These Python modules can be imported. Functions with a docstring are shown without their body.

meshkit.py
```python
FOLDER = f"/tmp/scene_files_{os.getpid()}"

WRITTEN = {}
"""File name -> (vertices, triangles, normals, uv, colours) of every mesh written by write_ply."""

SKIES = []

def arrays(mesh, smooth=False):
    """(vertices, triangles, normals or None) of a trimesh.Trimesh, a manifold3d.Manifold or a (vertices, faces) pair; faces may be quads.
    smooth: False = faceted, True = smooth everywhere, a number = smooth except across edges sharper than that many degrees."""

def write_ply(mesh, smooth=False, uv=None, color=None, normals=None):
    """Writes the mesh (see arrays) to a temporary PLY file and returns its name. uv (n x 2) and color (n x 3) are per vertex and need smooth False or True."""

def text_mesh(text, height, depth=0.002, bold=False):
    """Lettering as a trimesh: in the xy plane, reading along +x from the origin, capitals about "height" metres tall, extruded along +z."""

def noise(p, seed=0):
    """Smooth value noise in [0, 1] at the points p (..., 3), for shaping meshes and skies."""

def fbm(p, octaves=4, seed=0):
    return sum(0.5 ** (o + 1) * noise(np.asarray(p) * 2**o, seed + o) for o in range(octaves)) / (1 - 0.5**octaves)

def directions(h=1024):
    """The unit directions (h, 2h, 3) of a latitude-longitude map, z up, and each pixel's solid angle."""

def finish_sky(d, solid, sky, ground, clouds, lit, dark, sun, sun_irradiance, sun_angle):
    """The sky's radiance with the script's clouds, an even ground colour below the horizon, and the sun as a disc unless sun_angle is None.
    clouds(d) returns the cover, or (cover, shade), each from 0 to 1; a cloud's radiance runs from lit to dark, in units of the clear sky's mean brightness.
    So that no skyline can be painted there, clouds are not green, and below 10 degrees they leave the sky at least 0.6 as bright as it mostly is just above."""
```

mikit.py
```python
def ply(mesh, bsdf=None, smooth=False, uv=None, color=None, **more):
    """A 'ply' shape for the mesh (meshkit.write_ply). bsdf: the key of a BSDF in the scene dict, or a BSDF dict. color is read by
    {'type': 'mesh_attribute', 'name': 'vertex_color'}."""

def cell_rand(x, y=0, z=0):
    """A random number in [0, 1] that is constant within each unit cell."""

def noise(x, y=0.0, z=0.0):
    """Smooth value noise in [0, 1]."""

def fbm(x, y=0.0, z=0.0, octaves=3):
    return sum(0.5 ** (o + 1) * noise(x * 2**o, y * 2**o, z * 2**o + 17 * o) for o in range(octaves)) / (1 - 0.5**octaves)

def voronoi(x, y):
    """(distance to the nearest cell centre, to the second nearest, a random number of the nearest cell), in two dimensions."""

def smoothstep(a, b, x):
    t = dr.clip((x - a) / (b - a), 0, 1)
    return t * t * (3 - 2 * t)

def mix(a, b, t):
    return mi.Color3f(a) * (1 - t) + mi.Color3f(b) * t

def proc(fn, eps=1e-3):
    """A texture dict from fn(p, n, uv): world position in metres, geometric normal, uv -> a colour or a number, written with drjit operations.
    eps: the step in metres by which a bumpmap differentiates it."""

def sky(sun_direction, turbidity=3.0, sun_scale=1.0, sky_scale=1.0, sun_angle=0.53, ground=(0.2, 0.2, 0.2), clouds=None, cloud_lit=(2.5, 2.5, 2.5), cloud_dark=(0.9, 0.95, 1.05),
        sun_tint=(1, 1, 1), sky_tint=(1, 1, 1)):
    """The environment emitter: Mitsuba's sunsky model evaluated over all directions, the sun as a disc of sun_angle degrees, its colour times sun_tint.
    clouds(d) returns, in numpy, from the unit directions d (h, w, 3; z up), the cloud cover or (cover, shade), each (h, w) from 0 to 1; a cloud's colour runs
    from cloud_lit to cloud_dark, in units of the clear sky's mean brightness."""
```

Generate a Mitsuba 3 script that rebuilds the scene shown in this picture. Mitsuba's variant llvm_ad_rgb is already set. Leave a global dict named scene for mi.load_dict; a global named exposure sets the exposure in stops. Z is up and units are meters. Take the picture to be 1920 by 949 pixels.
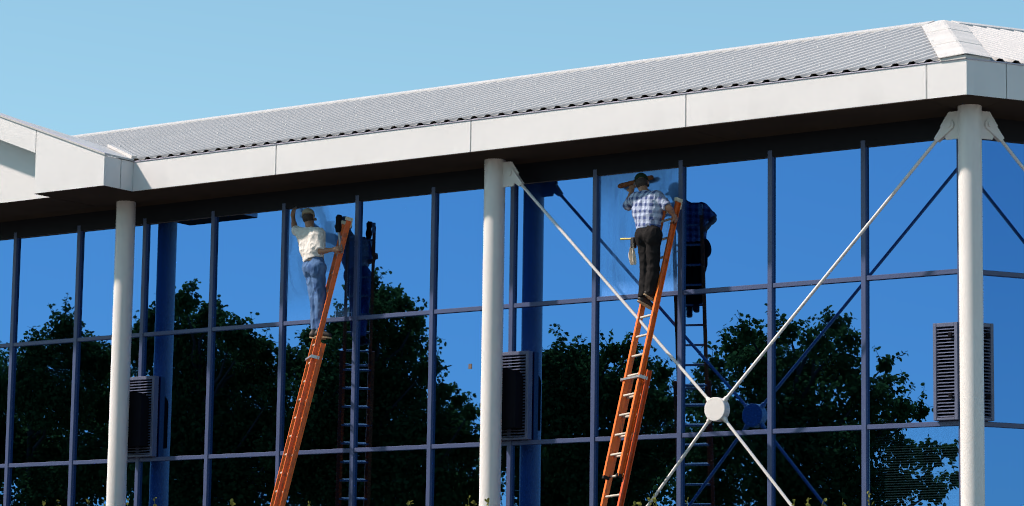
import math, random
import numpy as np, trimesh, mitsuba as mi, mikit, meshkit, drjit as dr
from manifold3d import Manifold

scene, labels = {}, {}
T = mi.ScalarTransform4f

# ------------------------------------------------------------------ camera, sky, exposure
# world: x runs along the glass front to the right, y goes into the building (glass plane y = 0), z up, metres
EYE = np.array([23.368, -32.465, 1.65])
AL, PITCH, ROLL, FPX = math.radians(125.7465), math.radians(8.4431), math.radians(0.8478), 5513.32
def az_frame(v):                       # (sideways, forward, up) of the view's heading -> world
    tx, ty = math.sin(AL), math.cos(AL)
    return np.array([v[0] * tx + v[1] * ty, -v[0] * ty + v[1] * tx, v[2]])
FWD = az_frame((0, math.cos(PITCH), math.sin(PITCH)))
UP = az_frame((-math.sin(ROLL), -math.sin(PITCH) * math.cos(ROLL), math.cos(PITCH) * math.cos(ROLL)))
scene['camera'] = {'type': 'perspective', 'fov': math.degrees(2 * math.atan(960 / FPX)), 'fov_axis': 'x', 'near_clip': 0.1, 'far_clip': 6000.0,
                   'to_world': T().look_at(origin=EYE.tolist(), target=(EYE + FWD).tolist(), up=UP.tolist())}
SUN_SIDE, SUN_EL = math.radians(52), math.radians(45)
SUN = (-math.sin(SUN_SIDE) * math.cos(SUN_EL), -math.cos(SUN_SIDE) * math.cos(SUN_EL), math.sin(SUN_EL))
scene['sky_light'] = mikit.sky(SUN, turbidity=3, ground=(0.12, 0.12, 0.10), sun_angle=2.0, sun_tint=(0.985, 1.0, 1.20), sky_tint=(0.97, 1.10, 0.93))
exposure = 2.33

# ------------------------------------------------------------------ materials
P = mikit.proc
def rgb(*c): return {'type': 'rgb', 'value': list(c)}
def mat(name, color, rough=0.5, metallic=0.0, spec=0.5, **more):
    scene[name] = {'type': 'twosided', 'bsdf': {'type': 'principled', 'base_color': color if isinstance(color, dict) else rgb(*color), 'roughness': rough, 'metallic': metallic, 'specular': spec, **more}}
def dusty(c, amount=0.1, f=3.0, streak=1.0):
    def fn(p, n, uv):
        k = mikit.fbm(p.x * f, p.y * f, p.z * f * streak, 3)
        g = mikit.noise(p.x * 60, p.y * 60, p.z * 60)
        return mi.Color3f(*c) * (1 - amount * 2 * (k - 0.35)) * (1 - 0.015 * g)
    return P(fn)
WHITE = (0.565, 0.57, 0.57)
def panel_fn(p, n, uv):
    k = mikit.fbm(p.x * 0.9, p.y * 0.9, p.z * 2.5, 3)
    run = mikit.smoothstep(0.55, 0.9, mikit.noise(p.x * 5 + p.y * 5, p.z * 0.6, 1.0)) * mikit.smoothstep(9.3, 8.8, p.z)
    return mi.Color3f(*WHITE) * (1.02 - 0.08 * (k - 0.35) - 0.05 * run)
mat('white_panel', P(panel_fn), 0.42)
mat('white_paint', dusty((0.60, 0.59, 0.57), 0.09, 3.0, 0.3), 0.38)
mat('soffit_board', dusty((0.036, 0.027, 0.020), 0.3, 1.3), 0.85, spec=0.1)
mat('joint_black', (0.012, 0.012, 0.014), 0.8, spec=0.2)
mat('blue_frame', dusty((0.046, 0.068, 0.155), 0.12, 2.5), 0.4)
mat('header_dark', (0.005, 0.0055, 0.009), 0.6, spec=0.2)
mat('louvre_paint', dusty((0.085, 0.102, 0.170), 0.12, 4), 0.42)
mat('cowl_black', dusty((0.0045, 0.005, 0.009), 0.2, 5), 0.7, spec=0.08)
mat('recess_black', (0.006, 0.006, 0.008), 0.9, spec=0.0)
def roof_fn(p, n, uv):
    k = mikit.fbm(p.x * 1.2, p.y * 0.5, p.z, 3)
    base = mi.Color3f(0.385, 0.39, 0.39) * (1 - 0.10 * (k - 0.4))
    eave_tint = mikit.smoothstep(0.30, 0.02, uv.y) * 0.45  # browner towards the eave
    return mikit.mix(base, (0.16, 0.14, 0.11), eave_tint)
mat('roof_metal', P(roof_fn), 0.45)
mat('flashing', dusty((0.42, 0.42, 0.415), 0.12, 3), 0.4)
mat('cap_trim', dusty((0.40, 0.385, 0.46), 0.06, 3), 0.4)
mat('hip_plate', dusty((0.46, 0.455, 0.44), 0.14, 2.2), 0.5)
mat('screw_grey', (0.5, 0.5, 0.5), 0.35, 0.3)
mat('steel_grey', dusty((0.42, 0.42, 0.42), 0.2, 8), 0.35, 0.7)
mat('mark_brown', (0.12, 0.09, 0.075), 0.8)
mat('stain_brown', (0.26, 0.20, 0.16), 0.8)
GLASS_TINT = (0.0765, 0.210, 0.50)
scene['blue_glass'] = {'type': 'twosided', 'bsdf': {'type': 'conductor', 'material': 'none', 'specular_reflectance': rgb(*GLASS_TINT)}}
scene['glass_side'] = {'type': 'ref', 'id': 'blue_glass'}
del scene['glass_side']
scene['clear_glass'] = {'type': 'blendbsdf', 'weight': 0.25, 'a': {'type': 'conductor', 'material': 'none', 'specular_reflectance': rgb(*[c / 0.75 * 0.92 for c in GLASS_TINT])},
                        'b': {'type': 'thindielectric', 'int_ior': 1.02, 'specular_transmittance': rgb(0.5, 0.7, 0.8)}}
def wet_bsdf(fn):
    return {'type': 'blendbsdf', 'weight': P(fn),
            'a': {'type': 'twosided', 'bsdf': {'type': 'conductor', 'material': 'none', 'specular_reflectance': rgb(*GLASS_TINT)}},
            'b': {'type': 'twosided', 'bsdf': {'type': 'roughconductor', 'material': 'none', 'alpha': 0.35, 'specular_reflectance': rgb(0.12, 0.28, 0.62)}}}
def wet_right(p, n, uv):
    x, z = p.x - 2.30, p.z - 7.55
    wob = 0.10 * (mikit.fbm(p.x * 2.2, p.z * 1.6, 4.0, 3) - 0.5)
    r = dr.sqrt(x * x * 1.5 + z * z * 0.5) + wob
    broad = mikit.fbm(p.x * 1.7 + 0.5 * p.z, p.z * 1.1, 4.0, 3)
    film = mikit.smoothstep(0.30, 0.75, broad)
    arcs = mikit.smoothstep(0.35, 0.8, mikit.noise(r * 22 + 1.5 * broad, dr.atan2(z, x) * 0.8)) * mikit.smoothstep(0.3, 0.5, r)
    down = mikit.smoothstep(0.45, 0.95, mikit.noise(p.x * 34 + 2 * broad, p.z * 0.8, 2.0))
    drops = mikit.smoothstep(0.80, 0.9, mikit.noise(p.x * 60, p.z * 7, 8.0)) * film
    top = mikit.smoothstep(7.9, 8.5, p.z)
    return dr.clip(0.22 + 0.22 * film + 0.20 * arcs * film + 0.14 * down + 0.2 * drops + 0.40 * top, 0, 0.85)
def wet_left(p, n, uv):
    x, z = p.x + 3.66, p.z - 7.85
    wob = 0.12 * (mikit.fbm(p.x * 2.5, p.z * 1.8, 2.0, 3) - 0.5)
    r = dr.sqrt(x * x + z * z * 0.32) + wob
    broad = mikit.fbm(p.x * 2.0, p.z * 1.2, 6.0, 3)
    arcs = mikit.smoothstep(0.3, 0.85, mikit.noise(r * 24 + broad, dr.atan2(z, x) * 0.8))
    inside = mikit.smoothstep(0.60, 0.47, r) * mikit.smoothstep(7.05, 7.3, p.z)
    square = mikit.smoothstep(-3.34, -3.32, p.x) * mikit.smoothstep(-3.02, -3.04, p.x) * mikit.smoothstep(8.3, 8.29, p.z) * mikit.smoothstep(7.55, 7.57, p.z)
    runs = mikit.smoothstep(0.70, 0.95, mikit.noise(p.x * 40, p.z * 2.2, 7.0)) * mikit.smoothstep(-3.4, -3.2, p.x) * mikit.smoothstep(7.9, 7.5, p.z)
    return dr.clip(0.06 + inside * (0.25 + 0.30 * arcs + 0.2 * broad) + square * 0.4 + runs * 0.4, 0, 0.85)
scene['wet_glass_right'] = wet_bsdf(wet_right)
scene['wet_glass_left'] = wet_bsdf(wet_left)
mat('blind_slat', (0.25, 0.32, 0.33), 0.6)
def orange_fn(c):
    def fn(p, n, uv):
        k = mikit.fbm(p.x * 9, p.y * 9, p.z * 3, 3)
        s = mikit.smoothstep(0.62, 0.8, mikit.noise(p.x * 40, p.y * 40, p.z * 14))
        return mikit.mix(mi.Color3f(*c) * (1.1 - 0.35 * k), (0.10, 0.045, 0.02), 0.45 * s)
    return P(fn)
mat('ladder_orange', orange_fn((0.74, 0.145, 0.014)), 0.45)
mat('ladder_red', orange_fn((0.62, 0.085, 0.012)), 0.45)
mat('rung_metal', dusty((0.52, 0.48, 0.41), 0.2, 12), 0.42, 0.2)
mat('rubber_white', dusty((0.62, 0.58, 0.45), 0.2, 20), 0.7)
mat('rubber_black', (0.015, 0.015, 0.016), 0.8, spec=0.2)
mat('skin', dusty((0.36, 0.19, 0.12), 0.25, 14), 0.55)
mat('hair_grey', dusty((0.05, 0.04, 0.035), 0.4, 60), 0.7, spec=0.2)
def cream_fn(p, n, uv):
    k = mikit.fbm(p.x * 9, p.y * 9, p.z * 7, 3)
    w = mikit.noise(p.x * 400, p.y * 400, p.z * 400)
    return mi.Color3f(0.60, 0.59, 0.555) * (1.08 - 0.22 * k) * (1 - 0.06 * w)
mat('cream_cloth', P(cream_fn), 0.9, spec=0.1)
def jean_fn(p, n, uv):
    k = mikit.fbm(p.x * 7, p.y * 7, p.z * 4, 4)
    s = mikit.noise(p.x * 30, p.y * 30, p.z * 5)
    return mikit.mix((0.022, 0.058, 0.16), (0.14, 0.25, 0.44), dr.clip((k - 0.20) * 1.3 + 0.18 * (s - 0.5), 0, 1))
mat('denim', P(jean_fn), 0.9, spec=0.1)
def plaid_fn(p, n, uv):
    u = (p.x * 0.93 - p.y * 0.36) + 0.010 * mikit.noise(p.x * 12, p.z * 9) + 0.03 * (p.z - 8.0)
    v = p.z + 0.012 * mikit.noise(p.x * 14, p.z * 8, 2.0) + 0.10 * (p.x - 2.5)
    def band(q, pitch, w):
        f = q / pitch - dr.floor(q / pitch)
        return mikit.smoothstep(w, w - 0.08, dr.abs(f - 0.5)) 
    a = band(u, 0.085, 0.27)
    b = band(v, 0.090, 0.25)
    fine = band(u, 0.0425, 0.12) * 0.25 + band(v, 0.045, 0.12) * 0.25
    c = dr.clip(0.5 * a + 0.42 * b + 0.35 * fine, 0, 1)
    return mikit.mix((0.38, 0.45, 0.58), (0.022, 0.042, 0.15), c)
mat('plaid_cloth', P(plaid_fn), 0.9, spec=0.1)
mat('black_cloth', dusty((0.012, 0.0115, 0.012), 0.5, 11), 0.9, spec=0.15)
mat('olive_cloth', dusty((0.30, 0.27, 0.195), 0.3, 18), 0.9, spec=0.1)
mat('green_cloth', dusty((0.014, 0.032, 0.018), 0.3, 20), 0.9, spec=0.1)
mat('belt_leather', dusty((0.02, 0.014, 0.01), 0.3, 30), 0.5)
mat('waistband', dusty((0.62, 0.40, 0.30), 0.2, 30), 0.8)
mat('shoe_dark', dusty((0.02, 0.016, 0.013), 0.4, 30), 0.6)
mat('sole_tan', dusty((0.40, 0.29, 0.17), 0.35, 25), 0.8)
mat('brown_fleece', dusty((0.20, 0.085, 0.045), 0.6, 45), 0.95, spec=0.05)
mat('black_fleece', dusty((0.012, 0.012, 0.014), 0.4, 45), 0.95, spec=0.05)
mat('tool_grey', dusty((0.30, 0.31, 0.33), 0.2, 15), 0.35, 0.4)
mat('tool_yellow', (0.62, 0.50, 0.15), 0.5)
mat('rag_cloth', dusty((0.58, 0.50, 0.40), 0.3, 40), 0.9)
def leaf(name, c, t):
    def fn(p, n, uv):
        return mi.Color3f(*c) * (0.55 + 0.9 * mikit.cell_rand(p.x * 7, p.y * 7, p.z * 7))
    scene[name] = {'type': 'principledthin', 'base_color': P(fn), 'roughness': 0.42, 'diff_trans': t, 'eta': 1.45}
leaf('leaf_green', (0.07, 0.11, 0.026), 0.9)
leaf('hedge_green', (0.16, 0.17, 0.045), 0.6)
mat('bark', dusty((0.07, 0.055, 0.04), 0.5, 8, 0.3), 0.9, spec=0.1)
def gravel_fn(p, n, uv):
    k = mikit.fbm(p.x * 0.6, p.y * 0.6, 0.0, 4)
    return mikit.mix((0.13, 0.125, 0.12), (0.18, 0.172, 0.16), k)
mat('gravel', P(gravel_fn), 0.95, spec=0.05)
def pave_fn(p, n, uv):
    return mi.Color3f(0.075, 0.065, 0.05) * (0.8 + 0.35 * mikit.fbm(p.x * 3, p.y * 3, 0.0, 4))
mat('paving', P(pave_fn), 0.85, spec=0.2)

# ------------------------------------------------------------------ helpers
def numbered(key):
    if key not in scene and not any(k.startswith(key + '__') for k in scene): return key
    i = 1
    while f'{key}_{i:03d}' in scene or any(k.startswith(f'{key}_{i:03d}__') for k in scene): i += 1
    return f'{key}_{i:03d}'
COUNT = {}
def fresh(key):
    n = COUNT.get(key, 0); COUNT[key] = n + 1
    return key if n == 0 else f'{key}_{n:03d}'
def add(key, mesh, bsdf, smooth=False, label=None, kind=None, **kw):
    key = fresh(key)
    scene[key] = mikit.ply(mesh, bsdf, smooth, **kw)
    if label or kind:
        labels[key] = {}
        if label: labels[key]['label'] = label
        if kind: labels[key]['kind'] = kind
    return key
def thing(key, label, cat, group=None, kind=None):
    labels[key] = {'label': label, 'category': cat}
    if group: labels[key]['group'] = group
    if kind: labels[key]['kind'] = kind
def tm(v, f): return trimesh.Trimesh(np.asarray(v, float), np.asarray(f, int), process=False)
def join(ms): return trimesh.util.concatenate(ms)
def hull(pts):
    m = Manifold.hull_points(np.asarray(pts, np.float32)).to_mesh()
    return tm(m.vert_properties[:, :3], m.tri_verts)
def box(x0, x1, y0, y1, z0, z1, c=0.0):
    if c <= 0:
        m = trimesh.creation.box((x1 - x0, y1 - y0, z1 - z0)); m.apply_translation(((x0 + x1) / 2, (y0 + y1) / 2, (z0 + z1) / 2)); return m
    pts = []
    for sx, X in ((1, x0), (-1, x1)):
        for sy, Y in ((1, y0), (-1, y1)):
            for sz, Z in ((1, z0), (-1, z1)):
                pts += [(X + sx * c, Y + sy * c, Z), (X + sx * c, Y, Z + sz * c), (X, Y + sy * c, Z + sz * c)]
    return hull(pts)
def prism(poly, d):                    # polygon (n x 3, planar, convex or not) pushed along d
    poly = np.asarray(poly, float); n = len(poly)
    e1 = poly[1] - poly[0]; e1 /= np.linalg.norm(e1)
    nn = np.asarray(d, float) / np.linalg.norm(d); e2 = np.cross(nn, e1)
    from shapely.geometry import Polygon
    q = np.c_[(poly - poly[0]) @ e1, (poly - poly[0]) @ e2]
    m = trimesh.creation.extrude_polygon(Polygon(q), float(np.linalg.norm(d)), engine='earcut')
    v = np.array(m.vertices); h = float(np.dot(d, nn))
    off = poly[0] + v[:, :1] * e1 + v[:, 1:2] * e2 + v[:, 2:3] * nn
    return tm(off, m.faces)
def frame_of(a, b):
    d = np.asarray(b, float) - a; L = np.linalg.norm(d); d = d / L
    s = np.cross(d, [0, 0, 1.0] if abs(d[2]) < 0.95 else [1.0, 0, 0]); s /= np.linalg.norm(s)
    return d, s, np.cross(s, d), L
def tube(pts, rad, sides=12, cap=True):
    pts = np.asarray(pts, float); rad = np.broadcast_to(rad, (len(pts),))
    tg = np.gradient(pts, axis=0); tg /= np.linalg.norm(tg, axis=1, keepdims=True)
    ref = np.array([0, 0, 1.0]) if abs(tg[0][2]) < 0.9 else np.array([1.0, 0, 0])
    s = np.cross(tg, ref); s /= np.linalg.norm(s, axis=1, keepdims=True); u = np.cross(s, tg)
    an = np.arange(sides) * 2 * np.pi / sides
    v = (pts[:, None] + rad[:, None, None] * (np.cos(an)[None, :, None] * s[:, None] + np.sin(an)[None, :, None] * u[:, None])).reshape(-1, 3)
    f = []
    for i in range(len(pts) - 1):
        for j in range(sides):
            a, b = i * sides + j, i * sides + (j + 1) % sides
            f += [(a, a + sides, b + sides), (a, b + sides, b)]
    if cap:
        v = np.vstack([v, pts[:1], pts[-1:]]); c0, c1 = len(v) - 2, len(v) - 1; k = (len(pts) - 1) * sides
        for j in range(sides):
            f += [(c0, j, (j + 1) % sides), (c1, k + (j + 1) % sides, k + j)]
    return tm(v, f)
def bar(a, b, w, h, side):             # rectangular bar from a to b, w along `side`, h across it
    a, b = np.asarray(a, float), np.asarray(b, float); d = (b - a) / np.linalg.norm(b - a)
    s = np.asarray(side, float); s = s - d * (s @ d); s /= np.linalg.norm(s); u = np.cross(d, s)
    return hull([p + i * s * w / 2 + j * u * h / 2 for p in (a, b) for i in (-1, 1) for j in (-1, 1)])
rng = np.random.default_rng(11)
# ------------------------------------------------------------------ ground
def ground_z(x, y): return 1.1 * np.clip((y + 9.0) / 4.0, 0, 1) ** 2 * (3 - 2 * np.clip((y + 9.0) / 4.0, 0, 1))
gx = np.r_[-2500, -800, -250, -100, np.arange(-60, 61, 6), 100, 250, 800, 2500]
gy = np.r_[-2500, -800, -250, -100, np.arange(-60, -12, 6), np.arange(-12, -3, 0.5), 0, 20, 100, 400, 2500]
GX, GY = np.meshgrid(gx, gy, indexing='ij')
gv = np.c_[GX.ravel(), GY.ravel(), ground_z(GX, GY).ravel()]
gi = np.arange(len(gv)).reshape(GX.shape)
q = np.stack([gi[:-1, :-1], gi[1:, :-1], gi[1:, 1:], gi[:-1, 1:]], -1).reshape(-1, 4)
add('ground', (gv, q), 'gravel', True, label='pale gravel forecourt rising in a low bank to the building', kind='structure')
add('added_dark_bed', box(-16, 9.5, -2.45, -0.06, 1.05, 1.125, 0.01), 'paving', label='unseen dark bed added to cut bounce light along the foot of the glass front', kind='structure')  # unseen; put in dark to hold bounce light off columns and soffit

# ------------------------------------------------------------------ office building
B = 'office_building'
thing(B, 'office building with blue mirror glass front, white fascia and ribbed metal roof', 'building')
M0, S = -9.5538, 1.36886
ZB, ZT, OFF = 8.8155, 9.248, 1.11
ROWS = [1.16, 3.08, 4.965, 6.849, 8.56]
TAU2 = math.tan(math.radians(59.43) / 2)
CG = M0 + 12 * S                       # glass corner
CE = CG + OFF * TAU2                   # fascia corner
T2, N2 = np.array([0.5086, 0.861, 0.0]), np.array([0.861, -0.5086, 0.0])
def wing(m, corner):                   # mesh built for the main front (x along, y in) -> placed on the right wing, u from the corner
    v = np.array(m.vertices); o = np.array([corner[0], corner[1], 0.0])
    return tm(o + v[:, :1] * T2 - v[:, 1:2] * N2 + v[:, 2:3] * np.array([0, 0, 1.0]), m.faces)
def pane_mesh(x0, x1, z0, z1, flat=False):
    nx, nz = 9, 11
    xs, zs = np.meshgrid(np.linspace(x0, x1, nx), np.linspace(z0, z1, nz), indexing='ij')
    a, b = rng.normal(0, 0.0009, 2)
    y = a * (xs - (x0 + x1) / 2) + b * (zs - (z0 + z1) / 2)
    bow = rng.uniform(-1, 1) * 0.00012
    y = y + bow * np.cos(np.pi * (xs - (x0 + x1) / 2) / (x1 - x0)) * np.cos(np.pi * (zs - (z0 + z1) / 2) / (z1 - z0))
    y = y + 0.00010 * (meshkit.fbm(np.stack([xs * 1.9, zs * 1.4 + 9, xs * 0 + rng.uniform(0, 50)], -1), 2) - 0.5)
    i = np.arange(nx * nz).reshape(nx, nz)
    f = np.stack([i[:-1, :-1], i[1:, :-1], i[1:, 1:], i[:-1, 1:]], -1).reshape(-1, 4)
    return tm(np.c_[xs.ravel(), y.ravel(), zs.ravel()], np.vstack([f[:, [0, 1, 2]], f[:, [0, 2, 3]]]))
K0 = -3
for k in range(K0, 12):
    for r in range(4):
        x0, x1 = M0 + k * S + 0.03, M0 + (k + 1) * S - 0.03
        m = pane_mesh(x0, x1, ROWS[r] + 0.03, ROWS[r + 1] - 0.03)
        wet = r == 3 and k in (4, 8)
        add(B + '__glass_pane', m, {True: 'wet_glass_right' if k == 8 else 'wet_glass_left', False: 'clear_glass' if (k == 11 and r == 1) else 'blue_glass'}[wet], True,
            label={(4, 3): 'soapy glass pane with swirl marks behind the man in the cream shirt', (8, 3): 'soapy streaked glass pane behind the man in the checked shirt', (11, 1): 'glass pane with a slatted blind showing behind it'}.get((k, r)))
for k in range(4):
    for r in range(4):
        m = pane_mesh(k * S + 0.03, (k + 1) * S - 0.03, ROWS[r] + 0.03, ROWS[r + 1] - 0.03)
        add(B + '__glass_pane', wing(m, (CG, 0)), 'blue_glass', True)
def mullion(x): return box(x - 0.034, x + 0.034, -0.052, 0.03, 1.12, 8.62, 0.004)
for k in range(K0, 12): add(B + '__mullion', mullion(M0 + k * S), 'blue_frame')
add(B + '__mullion', prism([(CG - 0.05, 0.03, 1.12), (CG - 0.05, -0.052, 1.12), (CG + 0.052 * TAU2, -0.052, 1.12), tuple(np.array([CG, 0, 1.12]) + 0.05 * T2 + 0.052 * N2), tuple(np.array([CG, 0, 1.12]) + 0.05 * T2 - 0.03 * N2)], (0, 0, 7.48)), 'blue_frame', label='corner mullion behind the right column')
for k in range(1, 5): add(B + '__mullion', wing(mullion(k * S), (CG, 0)), 'blue_frame')
def transom(x0, x1, z): return box(x0, x1, -0.040, 0.028, z - 0.03, z + 0.03, 0.004)
for z in (3.08, 4.965, 6.849):
    for k in range(K0, 12): add(B + '__transom', transom(M0 + k * S + 0.034, M0 + (k + 1) * S - (0.05 if k == 11 else 0.034), z), 'blue_frame')
    for k in range(4): add(B + '__transom', wing(transom(k * S + (0.05 if k == 0 else 0.034), (k + 1) * S - 0.034, z), (CG, 0)), 'blue_frame')
add(B + '__header', box(M0 + K0 * S, CG, -0.05, 0.05, 8.535, 8.86), 'header_dark')  # near-black strip: the shade under the canopy is in its colour
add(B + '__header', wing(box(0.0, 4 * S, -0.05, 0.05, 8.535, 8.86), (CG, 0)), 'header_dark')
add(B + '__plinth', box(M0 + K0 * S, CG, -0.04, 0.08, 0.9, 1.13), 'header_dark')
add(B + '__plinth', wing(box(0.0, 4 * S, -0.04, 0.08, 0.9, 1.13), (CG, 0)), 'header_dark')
# blind and the dim room behind one pane
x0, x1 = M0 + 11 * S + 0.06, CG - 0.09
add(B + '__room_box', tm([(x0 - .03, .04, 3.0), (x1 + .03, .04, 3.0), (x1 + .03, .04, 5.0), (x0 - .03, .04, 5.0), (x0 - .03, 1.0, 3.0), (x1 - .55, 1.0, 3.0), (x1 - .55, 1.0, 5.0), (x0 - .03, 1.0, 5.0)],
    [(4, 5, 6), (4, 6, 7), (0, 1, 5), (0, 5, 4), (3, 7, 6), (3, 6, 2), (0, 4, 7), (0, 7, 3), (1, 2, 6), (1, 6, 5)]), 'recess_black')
sl = []
for i in range(56):
    z = 3.14 + i * 0.031
    s_ = box(x0 + 0.02, x1 - 0.02, -0.011, 0.011, -0.001, 0.001)
    s_.apply_transform(trimesh.transformations.rotation_matrix(math.radians(35), (1, 0, 0))); s_.apply_translation((0, 0.10, z)); sl.append(s_)
add(B + '__window_blind', join(sl), 'blind_slat', kind='stuff', label='fine slats of a window blind behind the lower right pane')

# soffit, fascia
def split(c0, c1, cuts, gap): 
    e = [c0] + [c for c in cuts if c0 < c < c1] + [c1]
    return [(a + (gap / 2 if i else 0), b - (gap / 2 if i < len(e) - 2 else 0)) for i, (a, b) in enumerate(zip(e[:-1], e[1:]))]
JO = [-3.35, 0.083, 3.513, 6.967]
LX = -6.1
for a, b in split(LX, CE, JO, 0.012):
    last = b > 7
    yb = 0.06
    far = CG - yb * TAU2 if last else b
    near = CE - 0.004 * TAU2 if last else b
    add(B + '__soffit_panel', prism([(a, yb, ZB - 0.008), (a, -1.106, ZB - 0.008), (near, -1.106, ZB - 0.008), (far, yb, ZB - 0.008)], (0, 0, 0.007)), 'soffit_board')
WJ = [0.567, 4.0, 7.43]
def wpt(u, d, z): return tuple(np.array([CG, 0, z]) + u * T2 + d * N2)
for i, (a, b) in enumerate(split(0, 7.43, [0.567, 4.0], 0.012)):       # u measured on the fascia line
    fa = OFF * TAU2
    inner = lambda u: max(u - fa, 0.035) if u > 0 else 0.035
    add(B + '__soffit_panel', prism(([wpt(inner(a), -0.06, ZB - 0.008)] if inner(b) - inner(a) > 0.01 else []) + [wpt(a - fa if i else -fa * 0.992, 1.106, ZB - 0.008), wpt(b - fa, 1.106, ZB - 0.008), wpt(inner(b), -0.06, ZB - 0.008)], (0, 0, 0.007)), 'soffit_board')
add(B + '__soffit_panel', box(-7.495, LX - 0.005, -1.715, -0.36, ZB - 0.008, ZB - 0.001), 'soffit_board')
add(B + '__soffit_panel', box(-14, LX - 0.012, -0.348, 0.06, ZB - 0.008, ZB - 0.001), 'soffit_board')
def fpanel(a, b): return box(a, b, -OFF, -OFF + 0.06, ZB, ZT, 0.004)
def lip(a, b): return box(a, b, -OFF + 0.06, -OFF + 0.10, ZB + 0.004, ZB + 0.034)
for a, b in split(LX + 0.004, 6.967 + 0.007, JO, 0.014):
    add(B + '__fascia_panel', fpanel(a, b), 'white_panel')
def corner_strip(d0, d1, z0, z1, xa, ub):   # mitred strip round the right corner, from x = xa to u = ub, offsets d0 > d1
    c = lambda d, z: np.array([CG + d * TAU2, -d, z])
    o = lambda u, d, z: np.array([CG + OFF * TAU2, -OFF, z]) + u * T2 + (d - OFF) * N2
    poly = [(xa, -d0, z0), c(d0, z0), o(ub, d0, z0), o(ub, d1, z0), c(d1, z0), (xa, -d1, z0)]
    return prism([np.array(p, float) for p in poly], (0, 0, z1 - z0))
add(B + '__fascia_panel', corner_strip(OFF, OFF - 0.06, ZB, ZT, 6.974 + 0.007, 0.56), 'white_panel', label='folded white fascia panel at the right corner')
for a, b in split(0.567, 7.43, [4.0], 0.014):
    add(B + '__fascia_panel', wing(box(a + 0.007 if a < 1 else a, b, 0, 0.06, ZB, ZT, 0.004), (CE, -OFF)), 'white_panel')
add(B + '__joint_backing', join([box(j - 0.06, j + 0.06, -OFF + 0.03, -OFF + 0.065, ZB + 0.01, ZT - 0.004) for j in JO] + [wing(box(j - 0.06, j + 0.06, 0.03, 0.065, ZB + 0.01, ZT - 0.004), (CE, -OFF)) for j in (0.567, 4.0)]), 'joint_black', kind='stuff')
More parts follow.
